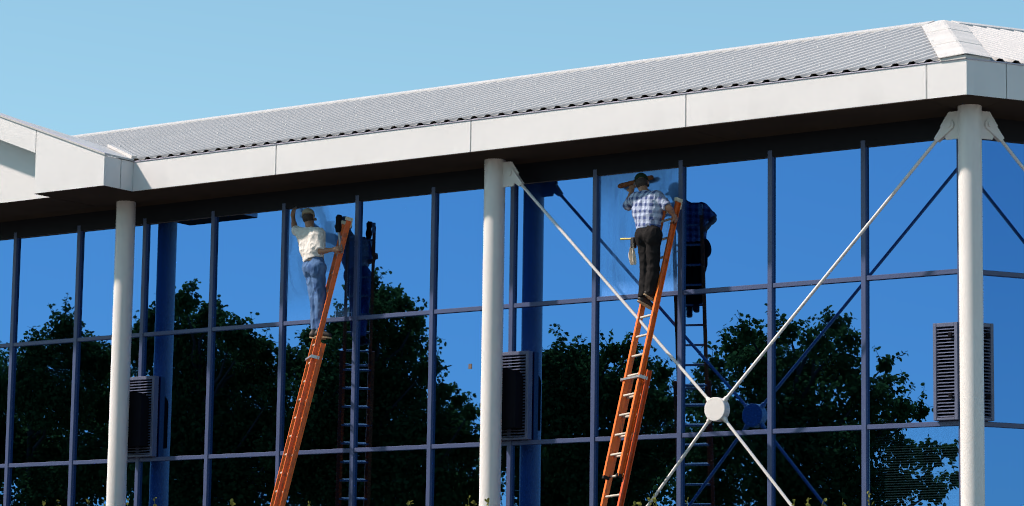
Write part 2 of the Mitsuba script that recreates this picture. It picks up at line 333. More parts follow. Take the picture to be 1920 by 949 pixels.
add(B + '__soffit_panel', box(-14, -7.51, -1.355, -0.36, ZB - 0.008, ZB - 0.001), 'soffit_board')
add(B + '__fascia_trim', box(LX, CE - 0.006, -OFF - 0.012, -OFF + 0.16, ZT, ZT + 0.018, 0.003), 'cap_trim')
add(B + '__fascia_trim', wing(box(0.008, 7.4, -0.012, 0.16, ZT, ZT + 0.018, 0.003), (CE, -OFF)), 'cap_trim')

# left gable block
LY = -1.72
sl_ = 0.362
top = lambda x: 9.262 + sl_ * (LX - x)
add(B + '__gable_panel', prism([(LX, LY, ZB), (LX, LY, top(LX)), (-7.5, LY, top(-7.5)), (-7.5, LY, ZB)], (0, 0.05, 0)), 'white_panel', label='white end panel of the sloping gable fascia')
add(B + '__gable_panel', prism([(-7.514, LY, 9.43), (-7.514, LY, top(-7.514)), (-13.5, LY, top(-13.5)), (-13.5, LY, 9.43 + sl_ * 6.0)], (0, 0.05, 0)), 'white_panel', label='sloping white gable fascia band rising to the left')
add(B + '__return_panel', box(LX - 0.05, LX, LY + 0.052, -1.372, ZB, ZT + 0.008, 0.003), 'white_panel')
add(B + '__return_panel', box(LX - 0.05, LX, -1.358, -1.055, ZB, ZT + 0.008, 0.003), 'white_panel')
add(B + '__joint_backing', box(LX - 0.07, LX - 0.03, -1.40, -1.33, ZB + 0.01, ZT), 'joint_black')
add(B + '__gable_wall', prism([(-7.40, -1.36, ZB), (-7.40, -1.36, top(-7.40) - 0.03), (-13.5, -1.36, top(-13.5) - 0.03), (-13.5, -1.36, ZB)], (0, 0.06, 0)), 'white_panel')
add(B + '__verge_trim', prism([(LX + 0.01, LY - 0.015, top(LX) + 0.001), (LX + 0.01, LY - 0.015, top(LX) + 0.035), (-13.5, LY - 0.015, top(-13.5) + 0.035), (-13.5, LY - 0.015, top(-13.5) + 0.001)], (0, 0.12, 0)), 'cap_trim')

# roof
PITCH_RIB = 3.43 / 15
RISE = 0.3423
def ribbed(O, U, V, slope, u0, u1, v0, v1, z0, key, per=4):
    """ribbed sheets on the plane z = z0 + slope * v, one entry per sheet; v0(u), v1(u) bound them"""
    prof = [(0.0, 0), (0.050, 0), (0.088, 0.030), (0.140, 0.030), (0.178, 0), (PITCH_RIB, 0)]
    n = math.ceil((u1 - u0) / (per * PITCH_RIB) - 1e-6)
    nz = math.hypot(1, slope)
    for i in range(n):
        pts = []
        for r in range(per):
            b = u0 + (i * per + r) * PITCH_RIB
            pts += [(b + a, h) for a, h in prof if b + a <= u1 + 1e-6 and not (pts and abs(pts[-1][0] - b - a) < 1e-6)]
        rows, uv = [], []
        ts = np.r_[0, 0.02, 0.06, 0.2, 0.5, 1.0]
        for u, h in pts:
            a, b = v0(u), max(v1(u), v0(u) + 0.01)
            for t in ts:
                v = a + (b - a) * t
                rows.append(np.array([O[0], O[1], z0 + slope * v]) + u * np.asarray(U) + v * np.asarray(V) + h * np.array([-slope * V[0], -slope * V[1], 1]) / nz)
                uv.append((u, v))
        m, L = len(pts), len(ts)
        idx = np.arange(m * L).reshape(m, L)
        f = np.stack([idx[:-1, :-1], idx[1:, :-1], idx[1:, 1:], idx[:-1, 1:]], -1).reshape(-1, 4)
        # faceted: split vertices per strip
        V_ = np.array(rows); UV = np.array(uv)
        f = np.vstack([f[:, [0, 1, 2]], f[:, [0, 2, 3]]])
        if len(pts) > 2: add(key, (V_[f].reshape(-1, 3), np.arange(len(f) * 3).reshape(-1, 3)), 'roof_metal', False, uv=UV[f].reshape(-1, 2))
RUN = 5.3766
ZE = 9.270
vh = lambda u: np.clip(u / TAU2, 0, RUN)
XL = -13.0
R = B + '__roof'
# main slope: u from the right corner leftwards is mirrored, so run it from the left
v_main0 = lambda u: 0.0
v_main1 = lambda u: min(RUN, max((CE - XL - u) / TAU2, 0))
OY = -OFF - 0.02
ribbed((XL, OY), (1, 0, 0), (0, 1, 0), RISE, 0.0, CE - XL - 0.15, v_main0, v_main1, ZE, R + '__roof_sheet')
CO = (CE, OY)
ribbed(CO, T2, -N2, RISE, 0.15, 8.0, lambda u: 0.0, lambda u: float(vh(u)), ZE, R + '__roof_sheet')
ge = [(LX + 0.02, 0.62), (-6.3, 1.15), (-6.55, 1.12), (-7.0, 0.95), (-7.53, 0.72), (-8.28, 0.34), (-9.2, 0.25), (-13.5, 0.25)]
gz_ = lambda x: top(x) + 0.035
gvv = [(x, LY - 0.02, gz_(x)) for x, w in ge] + [(x, LY + w, gz_(x)) for x, w in ge]
gvv += [(x, y, z - 0.03) for x, y, z in gvv]
gff = []
for i in range(7):
    gff += [(i, i + 8, i + 9), (i, i + 9, i + 1), (16 + i, 17 + i, 25 + i), (16 + i, 25 + i, 24 + i), (i, i + 1, 17 + i), (i, 17 + i, 16 + i), (8 + i, 24 + i, 25 + i), (8 + i, 25 + i, 9 + i)]
gff += [(0, 16, 24), (0, 24, 8)]
add(R + '__gable_plate', tm(gvv, gff), 'flashing', label='thin white roof plate above the sloping gable fascia')
def added_sheet(pts): return tm(pts, [(0, i, i + 1) for i in range(1, len(pts) - 1)])
zz = lambda v: ZE - 0.012 + RISE * v
add(R + '__added_sheet', added_sheet([(XL, OY + 0.04, zz(.04)), (CE - 0.02, OY + 0.04, zz(.04)), (CE - RUN * TAU2, OY + RUN, zz(RUN)), (XL, OY + RUN, zz(RUN))]), 'recess_black')  # dark sheet added under the roof so the open rib ends look black
wv = lambda u, v: tuple(np.array([CE, OY, zz(v)]) + u * T2 - v * N2)
add(R + '__added_sheet', added_sheet([wv(0.02, .04), wv(8, .04), wv(8, RUN), wv(RUN * TAU2, RUN)]), 'recess_black')
# far slopes, so that the attic is closed
RY, RZ = OY + RUN, ZE + RISE * RUN
AX = CE - RUN * TAU2
add(R + '__rear_slope', added_sheet([(XL, RY, RZ), (AX, RY, RZ), (AX, RY + 5.4, RZ - 1.84), (XL, RY + 5.4, RZ - 1.84)]), 'flashing')
ap = np.array([AX, RY, RZ]); we = np.array([CE, OY, RZ]) + 8 * T2 - RUN * N2
add(R + '__rear_slope', added_sheet([ap, we, we - 5.4 * N2 - np.array([0, 0, 1.84]), ap - 5.4 * N2 - np.array([0, 0, 1.84])]), 'flashing')
def ridge_cap(x0, x1):
    o = 0.044; w = 0.20; th = 0.012
    poly = [(x0, RY - w, RZ - RISE * w + o - 0.03), (x0, RY - w, RZ - RISE * w + o), (x0, RY, RZ + o + 0.01), (x0, RY + w, RZ - RISE * w + o), (x0, RY + w, RZ - RISE * w + o - th), (x0, RY, RZ + o - th), (x0, RY - w + 0.01, RZ - RISE * w + o - th), (x0, RY - w + 0.01, RZ - RISE * w + o - 0.03)]
    return prism(poly, (x1 - x0, 0, 0))
e = np.linspace(XL, AX - 0.14, 8)
for a, b in zip(e[:-1], e[1:]): add(R + '__ridge_cap', ridge_cap(a, b - 0.004), 'flashing')
def to_wing_roof(m): 
    v = np.array(m.vertices); return tm(np.array([CE, OY, 0]) + v[:, :1] * T2 - (v[:, 1:2] - OY) * N2 + v[:, 2:3] * np.array([0, 0, 1.0]), m.faces)
add(R + '__ridge_cap', to_wing_roof(ridge_cap(RUN * TAU2 + 0.14, 5.6)), 'flashing')
add(R + '__ridge_cap', to_wing_roof(ridge_cap(5.604, 8.0)), 'flashing')
# hip plates: folded over the hip, three overlapping lengths
def hip_pt(v, side, w, o):             # v along the hip (run), w metres away on the main (-1) or wing (+1) slope
    c = np.array([CE - v * TAU2, OY + v, ZE + RISE * v + o])
    return c + (np.array([-w, 0, 0]) if side < 0 else w * T2)
W0 = 0.36
cuts = [-0.02, 1.75, 3.75, RUN + 0.02]
for i in range(3):
    a, b = cuts[i], cuts[i + 1] + (0.05 if i < 2 else 0)
    oa, ob = 0.040 + 0.007, 0.040
    ring = lambda v, o: [hip_pt(v, -1, W0, o - 0.012), hip_pt(v, -1, 0.02, o + 0.006), hip_pt(v, 1, 0.02, o + 0.006), hip_pt(v, 1, W0, o - 0.012)]
    top_a, top_b = ring(a, oa), ring(b, ob)
    bot_a, bot_b = [p - (0, 0, 0.008) for p in top_a], [p - (0, 0, 0.008) for p in top_b]
    v = np.array(top_a + top_b + bot_a + bot_b); f = []
    for j in range(3):
        f += [(j, j + 1, 5 + j), (j, 5 + j, 4 + j), (8 + j, 13 + j, 9 + j), (8 + j, 12 + j, 13 + j), (j, 9 + j, j + 1), (j, 8 + j, 9 + j), (4 + j, 5 + j, 13 + j), (4 + j, 13 + j, 12 + j)]
    f += [(0, 4, 12), (0, 12, 8), (3, 11, 15), (3, 15, 7)]
    add(R + '__hip_plate', tm(v, f), 'hip_plate')
cl = [hip_pt(0.0, -1, W0 - 0.01, -0.014), hip_pt(0.0, -1, 0.0, -0.014), hip_pt(0.0, 1, W0 - 0.01, -0.014)]
clt = [p + (0, 0, 0.046) for p in cl]
add(R + '__hip_closure', tm(cl + clt, [(0, 1, 4), (0, 4, 3), (1, 2, 5), (1, 5, 4)]), 'hip_plate')
# valley flashing between the gable roof and the main slope
va, vb = np.array([-6.13, -1.06, 9.335]), np.array([-6.93, -0.74, 9.635])
add(R + '__valley_flashing', bar(va, vb, 0.09, 0.045, (0.3, 1, 0.0)), 'flashing', label='white flashing strip in the roof valley')
# fixings on the ribs
sc = []
for v in (0.95, 2.3, 3.7):
    for i in range(int((CE - XL) / PITCH_RIB)):
        x = XL + i * PITCH_RIB + 0.114
        if v_main0(x - XL) + 0.1 < v < v_main1(x - XL) - 0.5 and (i + int(v * 10)) % 3 == 0:
            sc.append(box(x - 0.010, x + 0.010, OY + v - 0.010, OY + v + 0.010, ZE + RISE * v + 0.028, ZE + RISE * v + 0.046))
add(R + '__fixing_screw', join(sc), 'screw_grey', kind='stuff')
st = []
for j, x in enumerate((5.27, 5.50, 5.73, 5.955)):
    v = 1.1
    i = round((x - XL) / PITCH_RIB - 0.5); x = XL + i * PITCH_RIB + 0.150
    st.append(tm([(x - .006, OY + v - .1, ZE + RISE * (v - .1) + .022), (x + .010, OY + v - .1, ZE + RISE * (v - .1) + .006), (x + .010, OY + v + .08, ZE + RISE * (v + .08) + .006), (x - .006, OY + v + .08, ZE + RISE * (v + .08) + .022)], [(0, 1, 2), (0, 2, 3)]))
add(R + '__rust_stain', join(st), 'stain_brown', kind='stuff')

# columns and cross brace
COLS = [(-6.82, -0.465), (0.026, -0.465), (CG + 0.465 * TAU2 + 0.08, -0.465)]
for i, (x, y) in enumerate(COLS):
    zt = np.r_[1.12, np.linspace(1.3, 8.6, 12), ZB + 0.036]
    k = add(B + '__column', tube([(x, y, z) for z in zt], 0.145, 48), 'white_paint', 40,
            label=['round white column at the left, under the inner corner of the fascia', 'round white column in the middle with a brace plate on its right', 'round white column at the right corner with brace plates on both sides'][i])
    bk = k
    add(bk + '__base_plate', box(x - 0.2, x + 0.2, y - 0.2, y + 0.2, 1.125, 1.145, 0.003), 'white_paint')
    pl = []
    for dirn, on in (((1, 0, 0), i == 1), ((-1, 0, 0), i == 2), (tuple(T2), i == 2)):
        if not on: continue
        d = np.array(dirn)
        for up in (1, -1):
            q = lambda s, z: np.array([x, y, 0]) + d * s + np.array([0, 0, z if up > 0 else 10.05 - z])
            nrm = np.cross(d, (0, 0, 1.0)); th = 0.022
            poly = [q(0.12, 8.765), q(0.285, 8.765), q(0.40, 8.60), q(0.32, 8.42), q(0.12, 8.42)]
            add(bk + '__brace_plate', prism([p - nrm * th / 2 for p in poly], nrm * th), 'white_paint')
            pin, end = q(0.275, 8.60), q(0.455, 8.425)
            dd, s_, u_, L = frame_of(pin, end)
            for o in (-1, 1):
                c = nrm * o * 0.026
                pp = np.cross(dd, nrm)
                ch = [pin + pp * 0.07 * math.cos(a) - dd * 0.07 * math.sin(a) for a in np.linspace(0, np.pi, 9)] 
                poly = [p + c for p in ch] + [end - pp * 0.032 + c, end + pp * 0.032 + c]
                add(bk + '__clevis', prism([p - nrm * 0.008 for p in poly], nrm * 0.016), 'white_paint')
            add(bk + '__clevis_pin', tube([pin - nrm * 0.052, pin + nrm * 0.052], 0.036, 14), 'white_paint', 30)
CB = B + '__cross_brace'
HUB = np.array([3.606, -0.465, 5.233])
hb = []
for yy, rr in ((-0.532, 0.148), (-0.527, 0.155), (-0.403, 0.155), (-0.398, 0.148)): hb.append((yy, rr))
add(CB + '__hub', tube([(HUB[0], yy, HUB[2]) for yy, _ in hb], [r for _, r in hb], 48), 'white_paint', 30, label='round white drum where the brace rods meet')
ZM = 10.05 - 8.425
xr = COLS[2][0]
for tgt in ((0.026 + 0.44, 8.44), (xr - 0.44, 8.44), (0.026 + 0.44, 10.05 - 8.44), (xr - 0.44, 10.05 - 8.44)):
    e_ = np.array([tgt[0], -0.465, tgt[1]]); d_ = (e_ - HUB) / np.linalg.norm(e_ - HUB)
    k = add(CB + '__rod', tube([HUB + d_ * 0.14, HUB + d_ * 2.2, e_ - d_ * 0.0], 0.021, 12), 'white_paint', 40)
    add(k + '__socket', tube([HUB + d_ * 0.15, HUB + d_ * 0.20, HUB + d_ * 0.215], [0.034, 0.032, 0.022], 12), 'white_paint', 40)
for up in (1, -1):
    a = np.array([xr, -0.465, 0]) + T2 * 0.44 + np.array([0, 0, 8.44 if up > 0 else 10.05 - 8.44])
    add(CB + '__rod', tube([a, np.array([xr, -0.465, 0]) + T2 * 3.58 + np.array([0, 0, 5.233])], 0.021, 12), 'white_paint', 40)

# louvre vents on the column lines
def vent(x0, x1, place, cowl, name):
    z0, z1 = 5.0, 6.205
    k = fresh(B + '__louvre_vent')
    pl = lambda m: place(m)
    add(k + '__frame', pl(join([box(x0, x0 + 0.045, -0.125, -0.02, z0, z1, 0.004), box(x1 - 0.045, x1, -0.125, -0.02, z0, z1, 0.004), box(x0 + 0.045, x1 - 0.045, -0.122, -0.02, z1 - 0.05, z1 - 0.001, 0.004), box(x0 + 0.045, x1 - 0.045, -0.122, -0.02, z0 + 0.001, z0 + 0.03, 0.004)])), 'louvre_paint')
    add(k + '__back_plate', pl(box(x0 + 0.01, x1 - 0.01, -0.05, -0.03, z0 + 0.01, z1 - 0.01)), 'recess_black')
    for i in range(27):
        z = z0 + 0.045 + i * 0.0415
        m = tm([(x0 + .046, -.118, z), (x1 - .046, -.118, z), (x1 - .046, -.088, z + .016), (x0 + .046, -.088, z + .016), (x0 + .046, -.118, z - .006), (x1 - .046, -.118, z - .006)], [(0, 1, 2), (0, 2, 3), (4, 5, 1), (4, 1, 0)])
        add(k + '__slat', pl(m), 'louvre_paint')
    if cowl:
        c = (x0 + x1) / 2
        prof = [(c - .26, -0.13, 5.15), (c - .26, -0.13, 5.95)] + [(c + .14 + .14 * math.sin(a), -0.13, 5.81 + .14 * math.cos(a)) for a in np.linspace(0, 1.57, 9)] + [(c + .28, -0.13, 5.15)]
        add(k + '__cowl', pl(prism(prof, (0, -0.17, 0))), 'cowl_black', label=name)  # outline widened and rounded to take in the cowl's cast shadow
    else:
        for z in (6.05, 5.30): add(k + '__bracket', pl(box(x0 + 0.22, x0 + 0.27, -0.15, -0.126, z - 0.03, z + 0.03, 0.004)), 'cowl_black')
vent(-6.816 - 0.365, -6.816 + 0.365, lambda m: m, True, 'black rounded cowl with its shadow shaped in, on the vent behind the left column')
vent(0.028 - 0.36, 0.028 + 0.36, lambda m: m, True, 'black rounded cowl with its shadow shaped in, on the vent behind the middle column')
vent(CG - 0.357, CG - 0.02, lambda m: m, False, '')
vent(0.02, 0.36, lambda m: wing(m, (CG, 0)), False, '')
add(B + '__glass_mark', box(-0.71, -0.655, -0.006, -0.002, 6.02, 6.09), 'mark_brown', label='small brown mark on the glass left of the middle column')  # small brown patch just in front of the pane
# ------------------------------------------------------------------ ladders
def ladder(key, label, top, up_dir, rung, length_fly, base_top, foot_z, bracket_at, first_rung, n_fly, n_base):
    """top = middle of the fly section's upper end, up_dir = along the stiles, rung = across; the climber's side is `face`"""
    thing(key, label, 'ladder', 'ladders against the glass front')
    up = np.array(up_dir, float); up /= np.linalg.norm(up)
    rg = np.array(rung, float); rg -= up * (rg @ up); rg /= np.linalg.norm(rg)
    face = np.cross(up, rg); face *= -np.sign(face[1])  if abs(face[1]) > 0.05 else 1
    if face[1] > 0: face = -face
    top = np.array(top, float)
    wf, wb, web, fl, th = 0.165, 0.205, 0.070, 0.046, 0.007
    def stile(p, q, out, m):           # channel: web plus two flanges turned outwards
        c = lambda o1, o2, d1, d2: hull([r + out * o + face * d for r in (p, q) for o in (o1, o2) for d in (d1, d2)])
        w = join([c(0, th, -web / 2, web / 2), c(th, fl, web / 2 - th, web / 2), c(th, fl, -web / 2, -web / 2 + th)])
        return w
    bot_fly = top - up * length_fly
    foot = top - up * ((top[2] - foot_z) / up[2])
    off = -face * 0.076                # base section sits behind the fly, towards the wall
    bt = top - up * base_top
    for s in (-1, 1):
        k = add(key + '__fly_stile', stile(bot_fly + rg * s * wf, top + rg * s * wf, rg * s, 0), 'ladder_orange')
        capm = join([hull([top + rg * s * (wf + 0.014) + rg * a + face * b + up * c for a in (-0.025, 0.025) for b in (-0.052, 0.052) for c in (-0.0, 0.05)]),
                     hull([top + rg * s * (wf + 0.014) + rg * a + face * b + up * c for a in (-0.025, 0.025) for b in (-0.056, -0.040) for c in (-0.09, 0.0)])])
        add(k + '__end_cap', capm, 'rubber_white')
        add(k + '__foot_cap', hull([bot_fly + rg * s * (wf + 0.014) + rg * a + face * b + up * c for a in (-0.022, 0.022) for b in (-0.044, 0.044) for c in (-0.01, 0.03)]), 'rubber_black')
        k = add(key + '__base_stile', stile(foot + off + rg * s * wb, bt + off + rg * s * wb, rg * s, 0), 'ladder_orange' if s > 0 else 'ladder_red')
        add(k + '__foot_pad', hull([foot + off + rg * s * (wb + 0.014) + rg * a + face * b + up * c for a in (-0.03, 0.03) for b in (-0.06, 0.06) for c in (-0.02, 0.05)]), 'rubber_black')
    for i in range(n_fly):
        c = top - up * (first_rung + i * 0.268)
        if np.dot(c - bot_fly, up) < 0.08: break
        add(key + '__rung', tube([c - rg * wf, c + rg * wf], 0.016, 10), 'rung_metal', 40)
    for i in range(n_base):
        c = bt - up * ((first_rung - base_top - 0.03) % 0.268 + 0.03 + i * 0.268) + off
        if c[2] < foot_z + 0.15: break
        add(key + '__rung', tube([c - rg * wb, c + rg * wb], 0.016, 10), 'rung_metal', 40)
    c = top - up * bracket_at
    add(key + '__guide_bracket', join([hull([c + off * .5 + rg * a + face * b + up * d for a in (-wb - .045, wb + .045) for b in (0.085, 0.095) for d in (-0.014, 0.014)])] +
        [hull([c + off * .5 + rg * (s * (wb + a)) + face * b + up * d for a in (0.034, 0.044) for b in (-0.03, 0.095) for d in (-0.022, 0.022)]) for s in (-1, 1)]), 'steel_grey')
    return top, up, rg, face
L1 = ladder('extension_ladder', 'orange extension ladder seen edge-on under the man in the cream shirt', (-2.80, -0.17, 8.21), (0.150, 0.173, 1.0), (0.75, -0.66, 0.0), 4.6, 1.80, 1.12, 2.02, 0.20, 40, 40)
L2 = ladder('extension_ladder_001', 'orange extension ladder with pale rungs in view, under the man in checked shirt', (2.715, -0.20, 8.01), (0.095, 0.222, 1.0), (-0.888, 0.46, 0.0), 3.75, 2.30, 1.12, 2.42, 0.22, 40, 40)

# ------------------------------------------------------------------ people: smooth unions of tapered bones on a grid, surface nets
def relax(v, f, n):                    # Taubin smoothing on unique edges
    from scipy.sparse import coo_matrix
    e = np.unique(np.sort(np.vstack([f[:, [0, 1]], f[:, [1, 2]], f[:, [2, 0]]]), 1), axis=0)
    e = e[e[:, 0] != e[:, 1]]
    w = coo_matrix((np.ones(2 * len(e)), (np.r_[e[:, 0], e[:, 1]], np.r_[e[:, 1], e[:, 0]])), shape=(len(v), len(v))).tocsr()
    d = np.maximum(np.asarray(w.sum(1)), 1)
    c = v.mean(0); v = v - c
    for i in range(2 * n):
        v = v + (0.5 if i % 2 == 0 else -0.53) * (w @ v / d - v)
    return v + c
class Body:
    def __init__(self, lo, hi, h):
        self.lo, self.h = np.array(lo, float), h
        self.n = np.ceil((np.array(hi) - lo) / h).astype(int) + 1
        self.f = np.full(self.n, 1.0, np.float32)
    def _box(self, pts, m):
        a = np.clip(np.floor((np.min(pts, 0) - m - self.lo) / self.h).astype(int), 0, self.n - 1)
        b = np.clip(np.ceil((np.max(pts, 0) + m - self.lo) / self.h).astype(int) + 1, 1, self.n)
        g = np.meshgrid(*[self.lo[i] + self.h * np.arange(a[i], b[i]) for i in range(3)], indexing='ij')
        return tuple(slice(a[i], b[i]) for i in range(3)), np.stack(g, -1)
    def _blend(self, s, d, k, cut=False):
        f = self.f[s]
        if cut:
            self.f[s] = np.maximum(f, -d); return
        h = np.clip(0.5 + 0.5 * (f - d) / k, 0, 1)
        self.f[s] = f * (1 - h) + d * h - k * h * (1 - h)
    def bone(self, a, b, ra, rb, k=0.03, flat=False):
        a, b = np.array(a, float), np.array(b, float); d = b - a; L = np.linalg.norm(d) + 1e-9
        s, p = self._box([a, b], max(ra, rb) + 0.05 + k)
        t = ((p - a) @ d) / L ** 2; tc = np.clip(t, 0, 1)
        q = np.linalg.norm(p - a - tc[..., None] * d, axis=-1) - (ra + (rb - ra) * tc)
        if flat: q = np.maximum(q, (t - 1) * L)
        self._blend(s, q, k); return self
    def ball(self, c, r, R=None, k=0.03, cut=False):
        c, r = np.array(c, float), np.broadcast_to(np.array(r, float), 3)
        s, p = self._box([c], r.max() + 0.05 + k)
        q = p - c
        if R is not None: q = q @ np.array(R).T
        k0 = np.linalg.norm(q / r, axis=-1); k1 = np.linalg.norm(q / r ** 2, axis=-1) + 1e-9
        self._blend(s, k0 * (k0 - 1) / k1, k, cut); return self
    def plane(self, c, n, lo=None, hi=None):
        g = np.meshgrid(*[self.lo[i] + self.h * np.arange(self.n[i]) for i in range(3)], indexing='ij')
        d = sum((g[i] - c[i]) * n[i] for i in range(3)) / np.linalg.norm(n)
        self.f = np.maximum(self.f, d.astype(np.float32)); return self
    def mesh(self, folds=0.0, freq=(9, 9, 6), seed=0, smooth=4):
        f, n = self.f, self.n
        f[0], f[-1], f[:, 0], f[:, -1], f[:, :, 0], f[:, :, -1] = (np.maximum(x, 0.01) for x in (f[0], f[-1], f[:, 0], f[:, -1], f[:, :, 0], f[:, :, -1]))
        ins = f < 0
        cnt = sum(ins[a:n[0] - 1 + a, b:n[1] - 1 + b, c:n[2] - 1 + c].astype(np.int8) for a, b, c in np.ndindex(2, 2, 2))
        act = (cnt > 0) & (cnt < 8); ids = np.full(act.shape, -1); cells = np.argwhere(act); ids[act] = np.arange(len(cells))
        pos, num = np.zeros((len(cells), 3)), np.zeros(len(cells))
        C = np.array(list(np.ndindex(2, 2, 2)))
        for i in range(8):
            for j in range(i + 1, 8):
                if np.abs(C[i] - C[j]).sum() != 1: continue
                fa, fb = f[tuple((cells + C[i]).T)], f[tuple((cells + C[j]).T)]
                m = (fa < 0) != (fb < 0); t = fa[m] / (fa[m] - fb[m])
                pos[m] += C[i] + t[:, None] * (C[j] - C[i]); num[m] += 1
        v = self.lo + self.h * (cells + pos / num[:, None])
        faces = []
        for ax in range(3):
            o1, o2 = [x for x in range(3) if x != ax]
            sl0 = [slice(1, n[i] - 1) for i in range(3)]; sl0[ax] = slice(0, n[ax] - 1); sl1 = list(sl0); sl1[ax] = slice(1, n[ax])
            A, Bm = ins[tuple(sl0)], ins[tuple(sl1)]
            for flip, msk in ((False, A & ~Bm), (True, ~A & Bm)):
                e = np.argwhere(msk) + [1 if i != ax else 0 for i in range(3)]
                if not len(e): continue
                u1, u2 = np.eye(3, dtype=int)[o1], np.eye(3, dtype=int)[o2]
                qd = np.stack([ids[tuple((e - u1 - u2).T)], ids[tuple((e - u2).T)], ids[tuple(e.T)], ids[tuple((e - u1).T)]], 1)
                if (ax == 1) != flip: qd = qd[:, ::-1]
                faces.append(qd)
        qd = np.vstack(faces)
        m = trimesh.Trimesh(v, np.vstack([qd[:, [0, 1, 2]], qd[:, [0, 2, 3]]]), process=False)
        m.vertices = relax(np.array(m.vertices), np.array(m.faces), smooth)
        if folds:
            nz = meshkit.fbm(np.array(m.vertices) * np.array(freq) + 3.1 * seed, 3, seed) - 0.5
            rz = np.abs(meshkit.noise(np.array(m.vertices) * np.array(freq) * 1.7 + 9.0, seed + 5) - 0.5) * -1.6 + 0.4
            m.vertices = np.array(m.vertices) + np.array(m.vertex_normals) * (folds * (nz + 0.8 * rz))[:, None]
        return m
def unit(v): v = np.array(v, float); return v / np.linalg.norm(v)
def head(bd, c, fwd, up, neck):
    """skull, jaw, nose, brows, ears, lips round the centre c"""
    u = unit(up); f = unit(np.array(fwd) - u * (np.array(fwd) @ u)); r = np.cross(f, u)
    R = np.array([r, f, u]); at = lambda a, b, d: np.array(c) + r * a + f * b + u * d
    bd.bone(neck, at(0, -0.012, -0.06), 0.062, 0.058, 0.03)
    bd.ball(at(0, -0.01, 0.025), (0.077, 0.098, 0.098), R, 0.02)
    bd.ball(at(0, 0.028, -0.055), (0.058, 0.068, 0.07), R, 0.03)
    bd.ball(at(0, 0.075, -0.095), (0.024, 0.02, 0.02), R, 0.02)
    bd.bone(at(0, 0.092, 0.012), at(0, 0.115, -0.028), 0.009, 0.014, 0.012)
    for s in (-1, 1):
        bd.bone(at(s * 0.012, 0.089, 0.022), at(s * 0.045, 0.076, 0.022), 0.008, 0.008, 0.01)
        bd.ball(at(s * 0.031, 0.092, 0.004), 0.013, None, 0.004, True)
        bd.ball(at(s * 0.031, 0.079, 0.004), 0.0125, None, 0.003)
        bd.ball(at(s * 0.079, -0.005, -0.005), (0.011, 0.022, 0.034), R, 0.006)
    bd.bone(at(-0.02, 0.088, -0.058), at(0.02, 0.088, -0.058), 0.007, 0.007, 0.006)
    bd.bone(at(-0.016, 0.087, -0.072), at(0.016, 0.087, -0.072), 0.007, 0.007, 0.006)
    return at, R
def hand(bd, w, grip, knuck, pn, curl, thumb_side=1):
    """w wrist, knuck direction wrist -> knuckles, pn palm normal (towards what is held), curl radians per joint"""
    d = unit(knuck); n = unit(np.array(pn) - d * (np.array(pn) @ d)); s = np.cross(d, n) * thumb_side
    w = np.array(w, float)
    bd.bone(w, w + d * 0.03, 0.027, 0.028, 0.015)
    for o in (-0.028, -0.009, 0.010, 0.028):
        bd.bone(w + d * 0.02 + s * o * 0.7, w + d * 0.085 + s * o, 0.017, 0.0135, 0.012)
    for o, L in ((0.030, 0.92), (0.010, 1.0), (-0.010, 0.95), (-0.029, 0.76)):
        p = w + d * 0.088 + s * o; a = 0.0; rr = 0.0098
        for i, l in enumerate((0.042, 0.028, 0.022)):
            a += curl * (0.8 if i == 0 else 1.0)
            e = p + (d * math.cos(a) + n * math.sin(a)) * l * L + s * o * 0.03
            bd.bone(p, e, rr, rr * 0.92, 0.004); p, rr = e, rr * 0.92
    p = w + d * 0.025 + s * 0.028; e = p + (d * 0.5 + s * 0.7 + n * 0.45) * 0.045; g = e + (d * 0.75 + s * 0.2 + n * 0.7) * 0.032; h_ = g + (d * 0.8 - s * 0.1 + n * 0.6) * 0.024
    bd.bone(p, e, 0.017, 0.0125, 0.01); bd.bone(e, g, 0.0115, 0.010, 0.004); bd.bone(g, h_, 0.010, 0.0085, 0.004)
def lerp(a, b, t): return np.array(a) * (1 - t) + np.array(b) * t
def shoe(key, heel, toe, up):
    heel, toe = np.array(heel, float), np.array(toe, float); d = unit(toe - heel); u = unit(np.array(up) - d * (np.array(up) @ d)); L = max(np.linalg.norm(toe - heel), 0.24); toe = heel + d * L
    lo, hi = np.minimum(heel, toe) - 0.13, np.maximum(heel, toe) + 0.16
    s = np.cross(d, u); R = np.array([d, s, u])
    bd = Body(lo, hi, 0.005)
    bd.bone(heel + d * 0.03 + u * 0.035, toe - d * 0.04 + u * 0.025, 0.040, 0.040, 0.02)
    bd.bone(heel + d * 0.045 + u * 0.03, heel + d * 0.055 + u * 0.10, 0.042, 0.044, 0.025, True)
    bd.bone(heel + d * 0.08 + u * 0.075, toe - d * 0.07 + u * 0.03, 0.036, 0.034, 0.02)
    bd.plane(heel - u * 0.004, -u)
    k = add(key + '__shoe', bd.mesh(), 'shoe_dark', True)
    an = np.linspace(0, 2 * np.pi, 24, endpoint=False)
    ring = [heel + d * (L * 0.5 + (L * 0.5 + 0.004) * math.copysign(abs(math.cos(a)) ** 0.8, math.cos(a))) + s * (0.043 + 0.006 * math.cos(a)) * math.copysign(abs(math.sin(a)) ** 0.75, math.sin(a)) for a in an]
    add(k + '__sole', hull([p - u * o for p in ring for o in (0.002, 0.018)]), 'sole_tan')

